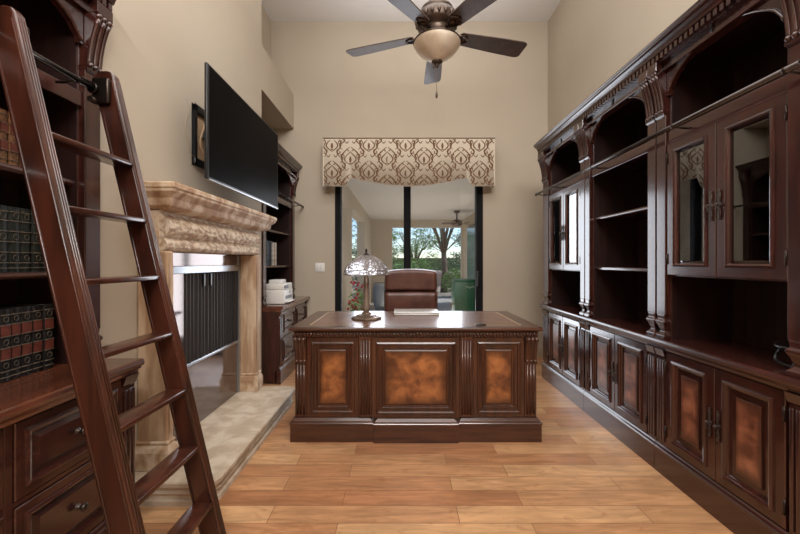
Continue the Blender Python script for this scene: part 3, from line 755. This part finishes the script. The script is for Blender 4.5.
for (r_, z) in ((.177, .350), (.170, .382)):
    lat.tube([((r_)*(1+.018*math.cos(12*a))*math.cos(a), r_*(1+.018*math.cos(12*a))*math.sin(a), z) for a in [i*2*PI/96 for i in range(96)]], .003, 5, True)
obj('shade_lattice', lat, mat('pewter_leading', (.30, .28, .27), .3, .6), sh)
obj('finial', MB().lathe(lc, [(.022, .503), (.024, .510), (.010, .516), (.006, .522), (.011, .532), (.009, .545), (.0001, .556)], 12), IRON, LP)
obj('bulb_socket', MB().lathe(lc, [(.014, .36), (.016, .40), (.012, .42)], 12), BRZ, LP)

lt = thing('laptop', 'closed pale silver laptop lying on the desk in front of the chair', 'laptop', (.13, 3.17, .794))
SILV = mat('laptop_silver', (.62, .60, .58), .35, .3)
obj('lower_case', MB().rbox(-.19, .19, -.13, .13, 0, .013, .004, 2), SILV, lt)
obj('lid', MB().rbox(-.19, .19, -.13, .13, .0145, .024, .004, 2), SILV, lt)
o = obj('phone', MB().rbox(.53, .60, 2.575, 2.625, .7935, .8000, .002, 2), BLK); tag(o, 'small flat dark phone lying at the front right of the desktop', 'phone')

# chair
CH = thing('office_chair', 'brown leather high-back office chair behind the desk', 'chair', (.10, 3.66, 0))
def cushion(x0_, x1_, y0_, y1_, z0_, z1_, r): return MB().rbox(x0_, x1_, y0_, y1_, z0_, z1_, r, 5)
m = MB()
def padded(zs, zt, wbot, wtop, yb_, th, crown=.0):
    # pillow panel, curved in plan and rounded at its edges
    mm = MB(); nx, nz = 24, 14; vs = []
    for side in (0, 1):
        for j in range(nz+1):
            v = j/nz; hw = wbot+(wtop-wbot)*v
            for i in range(nx+1):
                u = i/nx*2-1
                e_ = (1-abs(u)**14)*(1-abs(2*v-1)**12); e_ = max(0, e_)**.4
                x = hw*u; z = zs+(zt-zs)*v+crown*(1-u*u)*v
                if abs(u) > .8: z += -(abs(u)-.8)**2*.5*(1 if v > .5 else -1)*abs(2*v-1)**3 * (1 if crown else .3)
                y = yb_+.035*(u*u)*-1+(-th*e_ if side == 0 else th*.35*e_)
                vs.append((x, y, z))
    fs = []; off = (nx+1)*(nz+1)
    for s_ in (0, off):
        for j in range(nz):
            for i in range(nx):
                a = s_+j*(nx+1)+i; fs.append((a, a+1, a+nx+2, a+nx+1))
    return mm.add(vs, fs, True)
bk = obj('backrest', padded(.56, .958, .270, .270, .06, .07), LEATHER, CH)
obj('headrest', padded(.945, 1.150, .270, .262, .06, .075, .022), LEATHER, bk)
obj('seat', MB().rbox(-.26, .26, -.27, .24, .44, .56, .045, 4), LEATHER, CH)
for sx in (-1, 1):
    obj('armrest', MB().rbox(sx*.29-.035, sx*.29+.035, -.20, .12, .66, .70, .016, 3).rbox(sx*.29-.015, sx*.29+.015, -.05, .03, .46, .665, .01, 2).rbox(min(sx*.22, sx*.30), max(sx*.22, sx*.30), -.05, .03, .452, .475, .008, 2), BLK, CH)
obj('gas_column', MB().tube([(0, 0, .10), (0, 0, .44)], .028, 12), BLACKM, CH)
for k in range(5):
    a = k*2*PI/5+.3; dx, dy = math.cos(a), math.sin(a)
    l = obj('leg', MB().tube([(.02*dx, .02*dy, .115), (.16*dx, .16*dy, .10), (.30*dx, .30*dy, .075)], [.028, .022, .016], 8), WDESK, CH)
    obj('caster', MB().tube([(.30*dx-.02*dy, .30*dy+.02*dx, .028), (.30*dx+.02*dy, .30*dy-.02*dx, .028)], .028, 12).tube([(.30*dx, .30*dy, .03), (.30*dx, .30*dy, .08)], .008, 6), BLK, l)

# ------------------------------------------------------------------ ceiling fan
FC = (.241, 2.44, 2.76)
FN = thing('ceiling_fan', 'bronze ceiling fan with five brown blades and a glass bowl light', 'ceiling fan', (FC[0], FC[1], ZC))
BRONZE = mat('fan_bronze', (.075, .052, .040), .35, .7)
BLADE = wood('fan_blade_wood', (.055, .036, .028), (.10, .066, .05), (8, 8, 8), .5, .1)
obj('downrod', MB().tube([(FC[0], FC[1], 2.98), (FC[0], FC[1], ZC-.05)], .013, 12), BRONZE, FN, world=True)
obj('canopy', MB().lathe((FC[0], FC[1], ZC), [(.075, -.001), (.075, -.02), (.055, -.06), (.02, -.08)], 24), BRONZE, FN, world=True)
mh = obj('motor_housing', MB().lathe(FC, [(.02, .235), (.055, .225), (.062, .19), (.06, .175), (.105, .165), (.112, .150), (.105, .14), (.128, .125), (.138, .10), (.138, .06), (.130, .045), (.10, .035), (.09, .02), (.10, .0), (.075, -.02), (.07, -.05)], 32), BRONZE, FN, world=True)
orn = MB()
for k in range(20):
    a = 2*PI*k/20; orn.ball((FC[0]+.138*math.cos(a), FC[1]+.138*math.sin(a), FC[2]+.08), .012, 8, (1, 1, 1.9))
obj('housing_ornament', orn, BRONZE, mh, world=True)
for k in range(5):
    a = math.radians(88+72*k); dx, dy = math.cos(a), math.sin(a)
    M = Matrix.Translation(FC) @ Matrix.Rotation(a, 4, 'Z') @ Matrix.Rotation(math.radians(-12), 4, 'X')
    m = MB(); pts = [(.17, -.052), (.155, -.035), (.155, .035), (.17, .052), (.45, .067), (.62, .072), (.648, .066), (.660, .05), (.660, -.05), (.648, -.066), (.62, -.072), (.45, -.067)]
    m.prism(pts, -.004, .004, 'z'); m.v = [tuple(M @ Vector(v)) for v in m.v]
    b = obj('blade', m, BLADE, FN, world=True, bevel=.002)
    m = MB(); m.tube([(.09, 0, .01), (.13, 0, -.004), (.18, 0, -.008)], [.014, .012, .012], 8)
    for sy in (-1, 1):
        m.tube([(.12, 0, -.006), (.15, sy*.03, -.008), (.185, sy*.034, -.008), (.21, sy*.018, -.008), (.22, 0, -.008)], .007, 6)
        m.ball((.185, sy*.034, -.009), .012, 8, (1, 1, .5))
    m.ball((.145, 0, -.008), .026, 12, (1.2, 1.1, .45)); m.v = [tuple(M @ Vector(v)) for v in m.v]
    obj('blade_bracket', m, BRONZE, b, world=True)
BOWL = mat('alabaster_glass', (.62, .52, .40), .25, coat=.3); noise_col(BOWL, (.50, .40, .29), (.78, .71, .60), (1, 1, 1), 7, 4, .3, .7)
lk = obj('light_bowl', MB().lathe(FC, [(.150, -.055), (.156, -.060), (.155, -.070), (.145, -.090), (.118, -.122), (.082, -.150), (.045, -.172), (.012, -.187)], 32), BOWL, FN, world=True)
obj('bowl_rim', MB().lathe(FC, [(.07, -.045), (.148, -.048), (.159, -.054), (.159, -.062), (.150, -.064)], 32), BRONZE, FN, world=True)
obj('bowl_finial', MB().lathe(FC, [(.036, -.180), (.038, -.187), (.022, -.196), (.012, -.202), (.014, -.212), (.006, -.225), (.0001, -.228)], 16), BRONZE, FN, world=True)
px, py = FC[0]-.005, FC[1]-.02
pc = obj('pull_chain', MB().tube([(px, py, FC[2]-.20), (px, py, 2.37)], .0016, 5), BRZ, FN, world=True)
obj('chain_pull', MB().lathe((px, py, 2.325), [(.0001, 0), (.007, .006), (.008, .025), (.003, .045)], 10), BRONZE, pc, world=True)
obj('chain_pull', MB().lathe((px-.02, py, 2.52), [(.0001, 0), (.006, .006), (.006, .02), (.003, .03)], 8).tube([(px-.02, py, 2.545), (px-.02, py, 2.58)], .0015, 5), BRONZE, pc, world=True)

# ------------------------------------------------------------------ switch plate
s = thing('light_switch', 'white double light switch plate left of the sliding door', 'light switch', (-1.065, 4.795, 1.17))
obj('plate', MB().rbox(-.062, .062, -.004, .004, -.058, .058, .003, 2), WHITE, s)
for dx in (-.027, .027): obj('rocker', MB().rbox(dx-.017, dx+.017, -.008, -.003, -.034, .034, .002, 2), WHITE, s)

# ------------------------------------------------------------------ printer
PR = thing('printer', 'white desktop printer on the ledge of the far left bookcase', 'printer', (-1.325, 4.02, .793), 0)
PW = mat('printer_white', (.74, .72, .69), .4); PG = mat('printer_grey', (.12, .12, .125), .4)
m = MB().rbox(-.105, .09, -.17, .15, 0, .15, .012, 3); bd = obj('body', m, PW, PR)
obj('scanner_lid', MB().rbox(-.105, .085, -.168, .148, .146, .215, .012, 3), PW, PR)
obj('document_feeder', MB().rbox(-.10, .03, -.10, .10, .21, .255, .012, 3), PW, PR)
obj('paper_tray', MB().rbox(.086, .125, -.12, .10, .015, .030, .004, 2), PW, PR)
obj('output_slot', MB().box(.0895, .0915, -.12, .10, .05, .085), PG, bd)
obj('control_panel', MB().rbox(.082, .098, -.14, -.04, .165, .20, .003, 2), PG, PR)
obj('front_emblem', MB().tube([(.0915, .03+.012*math.cos(a), .12+.012*math.sin(a)) for a in [k*PI/8 for k in range(16)]], .002, 5, True), PG, bd)

# ------------------------------------------------------------------ books
GOLD = mat('gilt', (.13, .10, .07), .4, .4)
PAGE = mat('page_block', (.55, .48, .36), .8)
def leather_mat(n_, c): m = mat(n_, c, .5, spec=.25); noise_col(m, tuple(v*.6 for v in c), tuple(v*1.4 for v in c), (1, 1, 1), 25, 4, .3, .7); return m
BOOKM = {'brown': leather_mat('brown_binding', (.17, .075, .03)), 'green': leather_mat('dark_green_binding', (.012, .014, .011)), 'black': leather_mat('black_binding', (.009, .008, .008)),
         'white': leather_mat('white_jacket', (.55, .53, .5)), 'navy': leather_mat('navy_jacket', (.03, .05, .09)), 'grey': leather_mat('grey_jacket', (.2, .2, .2)), 'tan': leather_mat('tan_jacket', (.40, .30, .2)),
         'slate': leather_mat('slate_jacket', (.10, .13, .15))}
RED = leather_mat('red_spine_label', (.11, .028, .018))
def book(key, label, xs, y, z, th, hgt, dep, group, style, lean=0):
    # xs: x of the spine (spine faces +X)
    t = thing('book', label, 'book', (xs, y+th/2, z), 0, group)
    if lean: t.rotation_euler = (lean, 0, 0)
    m = MB(); h2 = th/2
    m.prism([(-dep, -h2), (-.006, -h2), (-.001, -h2*.6), (.001, 0), (-.001, h2*.6), (-.006, h2), (-dep, h2), (-dep, h2-.003), (-.008, h2-.003), (-.008, -h2+.003), (-dep, -h2+.003)], 0, hgt, 'z')
    obj('pages', MB().box(-dep+.004, -.0085, -h2+.0035, h2-.0035, .003, hgt-.004), PAGE, t)
    if style:
        bands = MB()
        for f in (.06, .14, .30, .46, .62, .78, .92): bands.rbox(-.003, .003, -h2*.9, h2*.9, hgt*f-.002, hgt*f+.002, .001, 1)
        for f in (.22, .54, .86):
            bands.tube([(.0015, h2*.45*math.cos(a), hgt*f+h2*.5*math.sin(a)) for a in [k*PI/5 for k in range(10)]], .0012, 4, True)
        m.add(bands.v, bands.f, True, 1)
        if style == 2:
            for f in (.38, .70): m.box(-.002, .0018, -h2*.8, h2*.8, hgt*f-.022, hgt*f+.022, 2)
        obj('cover', m, [BOOKM[key], GOLD, RED], t)
    else: obj('cover', m, BOOKM[key], t)
    return t
def row(keys, y0_, z, xs, hgt, lab, group, style, wid, dep=.17):
    y = y0_
    for i, k in enumerate(keys):
        th = wid*rnd.uniform(.85, 1.12); h_ = hgt*(1 if style else rnd.uniform(.86, 1.05))
        kk = k; book(kk, lab(i, kk), xs+rnd.uniform(-.003, .003), y, z, th, h_, dep, group, style)
        y += th+.0015
row(['brown']*7, 1.19, 1.6015, -1.50, .215, lambda i, k: 'brown gilt-banded leather book on the top shelf behind the ladder', 'brown leather books on the top shelf', 2, .036)
row(['brown']*1+['black']*2, 1.49, 1.6015, -1.56, .12, lambda i, k: 'small dark book low on the top shelf behind the ladder' , 'small dark books on the top shelf', 0, .022, .11)
row(['green']*8, 1.20, 1.2015, -1.485, .250, lambda i, k: 'dark green gilt-tooled book on the middle shelf behind the ladder', 'dark green books on the middle shelf', 1, .046)
row(['black']*10, 1.12, .7935, -1.475, .270, lambda i, k: 'black leather book with red spine labels on the ledge behind the ladder', 'black books with red labels on the ledge', 2, .042)
names = {'navy': 'navy', 'white': 'white', 'grey': 'grey', 'tan': 'tan', 'slate': 'slate blue', 'black': 'black'}
ks = ['slate', 'navy', 'black', 'grey', 'white', 'tan', 'white']
where = ['nearest the fireplace', 'second from the fireplace', 'third from the fireplace', 'between the black book and a white book', 'between the grey and the tan book', 'between the two white books', 'nearest the back wall']
y = 3.98
for i, k in enumerate(ks):
    th = rnd.uniform(.030, .048); book(k, f'{names[k]} jacketed book on the far left shelf, {where[i]}', -1.455, y, 1.2015, th, rnd.uniform(.24, .28), .15, 'jacketed books in the far left bookcase', 0); y += th+.002

# black coiled cable in niche of the near right bookcase
cc = MB(); cx_, cy_, cz_ = 1.60, 1.535, .84
cc.tube([(1.62+.012*math.sin(3*a)+.006*a/6, cy_+.045*math.cos(a), cz_+.040*math.sin(a)) for a in [k*PI/10 for k in range(44)]]+[(1.64, 1.60, .875), (1.68, 1.63, .885)], .005, 6)
o = obj('coiled_cable', cc, BLK); tag(o, 'black coiled cable lying in the open niche of the nearest right bookcase', 'cable')

# ------------------------------------------------------------------ patio and garden
STUC = mat('patio_stucco', (.50, .42, .32), .9, spec=.1); PCEIL = mat('patio_ceiling_paint', (.55, .50, .43), .9, spec=.1)
PXRW = 1.93
PAVE = mat('patio_paving', (.42, .40, .38), .6); noise_col(PAVE, (.34, .32, .30), (.48, .46, .43), (1, 1, 1), 4, 5, .3, .7)
PY0, PY1, PXL, PXR, PZ = YB+.16, 11.4, -.92, 1.95, 2.56
struct('floor_patio', MB().box(-1.2, 2.6, YB, 12.6, -.12, -.02), PAVE, 'grey paved patio floor')
struct('ceiling_patio', MB().box(-1.2, 2.4, PY0, PY1+.3, PZ, PZ+.12), PCEIL, 'cream patio ceiling')
struct('wall_patio_left', MB().box(PXL-.2, PXL, PY0, 6.85, -.05, PZ).box(PXL-.2, PXL, 6.85, 9.3, 2.26, PZ).box(PXL-.2, PXL, 9.3, PY1+.3, -.05, PZ), STUC, 'beige stucco patio wall on the left')
struct('wall_patio_right', MB().box(PXR, PXR+.2, PY0, PY1+.3, -.05, PZ), STUC, 'beige stucco patio wall on the right')
struct('wall_patio_back', MB().box(PXL, -.28, PY1, PY1+.3, -.05, PZ).box(-.28, 1.91, PY1, PY1+.3, 2.33, PZ).box(1.91, PXR, PY1, PY1+.3, -.05, PZ), STUC, 'beige stucco end wall of the patio with a wide opening')
wn = struct('window_1', MB().box(PXR-.03, PXR+.0, 7.4, 10.6, .0, 2.25).box(PXR-.035, PXR-.03, 7.48, 10.52, .08, 2.17), mat('window_dark', (.13, .16, .18), .1), 'tall grey window in the right patio wall')
struct('garden_ground', MB().box(-60, 60, 12.6, 120, -.2, -.06).box(-60, -1.2, YB-3, 12.6, -.2, -.06), noise_col(mat('gravel', (.35, .28, .2), .95), (.26, .21, .15), (.46, .38, .29), (1, 1, 1), 3, 6, .3, .7), 'tan gravel garden ground')

LEAF = [noise_col(mat('leaf_%s' % n_, c, .6), tuple(v*.6 for v in c), tuple(v*1.3 for v in c), (1, 1, 1), 6, 2) for n_, c in (('olive', (.20, .25, .11)), ('fresh', (.17, .33, .08)), ('deep', (.09, .16, .06)))]
BARK = noise_col(mat('bark', (.12, .085, .06), .9), (.08, .055, .04), (.19, .14, .10), (3, 3, 1), 8, 4)
def leaves(m, c, rad, n_, size, r_):
    for _ in range(n_):
        while True:
            p = Vector((r_.uniform(-1, 1), r_.uniform(-1, 1), r_.uniform(-1, 1)))
            if p.length <= 1: break
        p = Vector((c[0]+p.x*rad[0], c[1]+p.y*rad[1], c[2]+p.z*rad[2]))
        M = Matrix.Translation(p) @ Matrix.Rotation(r_.uniform(0, 6.3), 4, 'Z') @ Matrix.Rotation(r_.uniform(-1.3, 1.3), 4, 'X')
        s_ = size*r_.uniform(.6, 1.3)
        m.add([M @ Vector(q) for q in ((-s_, 0, 0), (0, -s_*.45, .1*s_), (s_, 0, 0), (0, s_*.45, .1*s_))], [(0, 1, 2, 3)])
def tree(name, label, x, y, h_, spread, n_, lm, seed, trunk_r=.16, size=.1, fork=.45, group=None, low=1.7, bare=False):
    r_ = random.Random(seed); t = thing(name, label, 'tree', (x, y, -.06), 0, group)
    m = MB(); f = MB(); zf = h_*fork
    m.tube([(0, 0, 0), (.04, 0, zf*.5), (0, 0, zf)], [trunk_r*1.2, trunk_r, trunk_r*.85], 8)
    for k in range(6):
        a = k*2*PI/6+r_.uniform(-.3, .3); s_ = spread*r_.uniform(.35, .6); e_ = (s_*math.cos(a), s_*math.sin(a), h_*r_.uniform(.78, .95))
        m.tube([(0, 0, zf*.95), (e_[0]*.35, e_[1]*.35, zf+(h_-zf)*.4), e_], [trunk_r*.6, trunk_r*.35, trunk_r*.1], 6)
    for k in range(26):
        a = r_.uniform(0, 6.28); q = spread*r_.uniform(.35, 1) if not bare else spread*r_.uniform(.5, 1)
        c = (q*math.cos(a), q*math.sin(a), r_.uniform(low, h_)); leaves(f, c, (spread*.26, spread*.26, h_*.10), n_//26, size, r_)
        m.tube([(0, 0, zf), (c[0]*.6, c[1]*.6, max(zf, c[2])+.25), c], [trunk_r*.15, trunk_r*.1, .006], 4)
    obj('trunk', m, BARK, t); obj('foliage', f, lm, t)
tree('tree', 'forked mesquite tree framed by the patio opening', 1.83, 15.6, 4.0, 1.7, 3200, LEAF[1], 3, .13, .05, .42, low=1.9, bare=True)
tree('tree', 'airy tree behind the left part of the patio opening', -1.15, 14.8, 3.8, 1.2, 3400, LEAF[0], 5, .08, .045, .30, low=1.0)
tree('tree', 'distant green tree between the two nearer trees', .9, 24, 3.4, 1.9, 3600, LEAF[1], 8, .15, .075, .3, low=.9)
tree('tree', 'large tree seen through the left patio side opening', -3.2, 11.6, 4.2, 1.6, 4200, LEAF[0], 11, .12, .06, .3, low=1.0)
tree('tree', 'far dark tree at the right edge of the patio opening', 5.6, 28, 3.6, 2.2, 3200, LEAF[2], 14, .2, .09, .3, low=1.0)
tree('tree', 'far bushy tree low behind the airy tree', -1.9, 30, 3.6, 2.4, 3200, LEAF[2], 15, .2, .09, .3, low=.8)
def bush(label, x, y, rad, h_, n_, lm, seed, size=.06):
    r_ = random.Random(seed); t = thing('shrub', label, 'shrub', (x, y, -.06)); f = MB(); m = MB()
    leaves(f, (0, 0, h_*.55), (rad, rad, h_*.5), n_, size, r_)
    for k in range(5): a = k*1.3; m.tube([(0, 0, 0), (rad*.5*math.cos(a), rad*.5*math.sin(a), h_*.7)], [.02, .008], 5)
    obj('foliage', f, lm, t); obj('stems', m, BARK, t)
bush('low bright green shrub beside the patio opening at right', 2.05, 13.6, .55, 1.05, 1300, LEAF[1], 21)
bush('wide green shrub beyond the middle of the patio opening', .55, 17.5, 1.0, 1.45, 1500, LEAF[1], 22, .08)
bush('dark green shrub behind the forked tree', 3.2, 22, 1.3, 1.5, 1400, LEAF[2], 23, .08)
bush('pale green shrub beyond the left edge of the patio opening', -2.2, 19.5, 1.2, 1.4, 1400, LEAF[0], 24, .08)
bush('dark green shrub outside the left patio side opening', -2.05, 9.6, .7, 1.35, 1500, LEAF[2], 25, .05)
bush('green shrub nearer the door outside the left patio side opening', -1.75, 8.1, .45, .9, 1000, LEAF[1], 26, .05)
hs = thing('garden_wall', 'low tan stucco garden wall behind the forked tree', 'wall', (2.2, 19.6, -.06))
obj('wall', MB().box(-.7, 1.1, 0, .25, 0, .68), mat('far_stucco', (.50, .36, .29), .9), hs)
obj('coping', MB().box(-.75, 1.15, -.05, .3, .68, .80), mat('far_coping', (.62, .47, .42), .9), hs)
struct('garden_hedge', MB().box(-30, 40, 60, 61, -.1, 1.9), noise_col(mat('far_hedge', (.08, .12, .05), .9), (.05, .08, .03), (.14, .19, .08), (1, 1, 1), .8, 6), 'far line of dark green desert scrub')

# green cabinet on patio
GRN = mat('green_enamel', (.014, .11, .055), .4); GC = thing('storage_cart', 'dark green metal cart with hinged lid on the patio by the door', 'cart', (1.10, 6.3, -.02))
obj('body', MB().rbox(-.20, .32, -.22, .22, .12, .93, .01, 2), GRN, GC)
obj('lid', MB().rbox(-.21, .33, -.23, .23, .935, .965, .008, 2), GRN, GC)
obj('lid_marking', MB().tube([(-.02+.03*k, -.222+.0*k, .84+.02*math.sin(k*2.1)) for k in range(9)], .004, 5), WHITE, GC)
obj('tap', MB().tube([(-.225, -.1, .55), (-.25, -.1, .55), (-.25, -.1, .48)], .016, 8).tube([(-.19, -.1, .55), (-.23, -.1, .55)], .02, 8), mat('brass_tap', (.3, .22, .14), .4, .7), GC)
for sx in (-.16, .28):
    for sy in (-.18, .18): obj('leg', MB().tube([(sx, sy, 0), (sx, sy, .13)], .018, 8), GRN, GC)
# urn
ur = obj('garden_urn', MB().lathe((-.50, 9.2, -.02), [(.0001, 0), (.13, 0), (.15, .05), (.20, .25), (.22, .45), (.20, .62), (.17, .68), (.20, .72), (.20, .74), (.16, .73), (.14, .4), (.0001, .38)], 20), mat('grey_ceramic', (.17, .17, .165), .6)); tag(ur, 'grey ceramic urn against the left side of the patio', 'urn')
# red flowers in pot
fl = thing('flowering_plant', 'red flowering potted plant outside the left edge of the sliding door', 'plant', (-.68, 5.75, -.02))
obj('pot', MB().lathe((0, 0, 0), [(.0001, 0), (.11, 0), (.15, .28), (.165, .29), (.165, .32), (.14, .32), (.13, .25), (.0001, .25)], 20), mat('terracotta', (.35, .14, .08), .8), fl)
r_ = random.Random(4); f = MB(); leaves(f, (0, 0, .58), (.15, .15, .30), 350, .03, r_); obj('foliage', f, LEAF[1], fl)
f = MB()
for k in range(40):
    a = r_.uniform(0, 6.3); q = r_.uniform(.05, .17); f.ball((q*math.cos(a), q*math.sin(a), .45+r_.uniform(0, .52)), .022, 6)
obj('blossoms', f, mat('red_blossom', (.38, .015, .03), .5), fl)
# patio fan
pf_ = thing('patio_fan', 'small dark ceiling fan hanging under the patio ceiling', 'ceiling fan', (1.44, 9.4, PZ))
obj('downrod', MB().tube([(0, 0, -.25), (0, 0, -.03)], .02, 8).lathe((0, 0, 0), [(.08, -.001), (.07, -.05), (.02, -.08)], 16), BRONZE, pf_)
obj('motor_housing', MB().lathe((0, 0, -.40), [(.0001, 0), (.09, .01), (.14, .06), (.13, .12), (.06, .17), (.02, .18)], 20), BRONZE, pf_)
for k in range(5):
    a = 2*PI*k/5+.5; m = MB().prism([(.12, -.05), (.12, .05), (.38, .06), (.38, -.06)], -.005, .005, 'z'); M = Matrix.Translation((0, 0, -.32)) @ Matrix.Rotation(a, 4, 'Z') @ Matrix.Rotation(.2, 4, 'X')
    m.v = [tuple(M @ Vector(v)) for v in m.v]; obj('blade', m, BLADE, pf_)
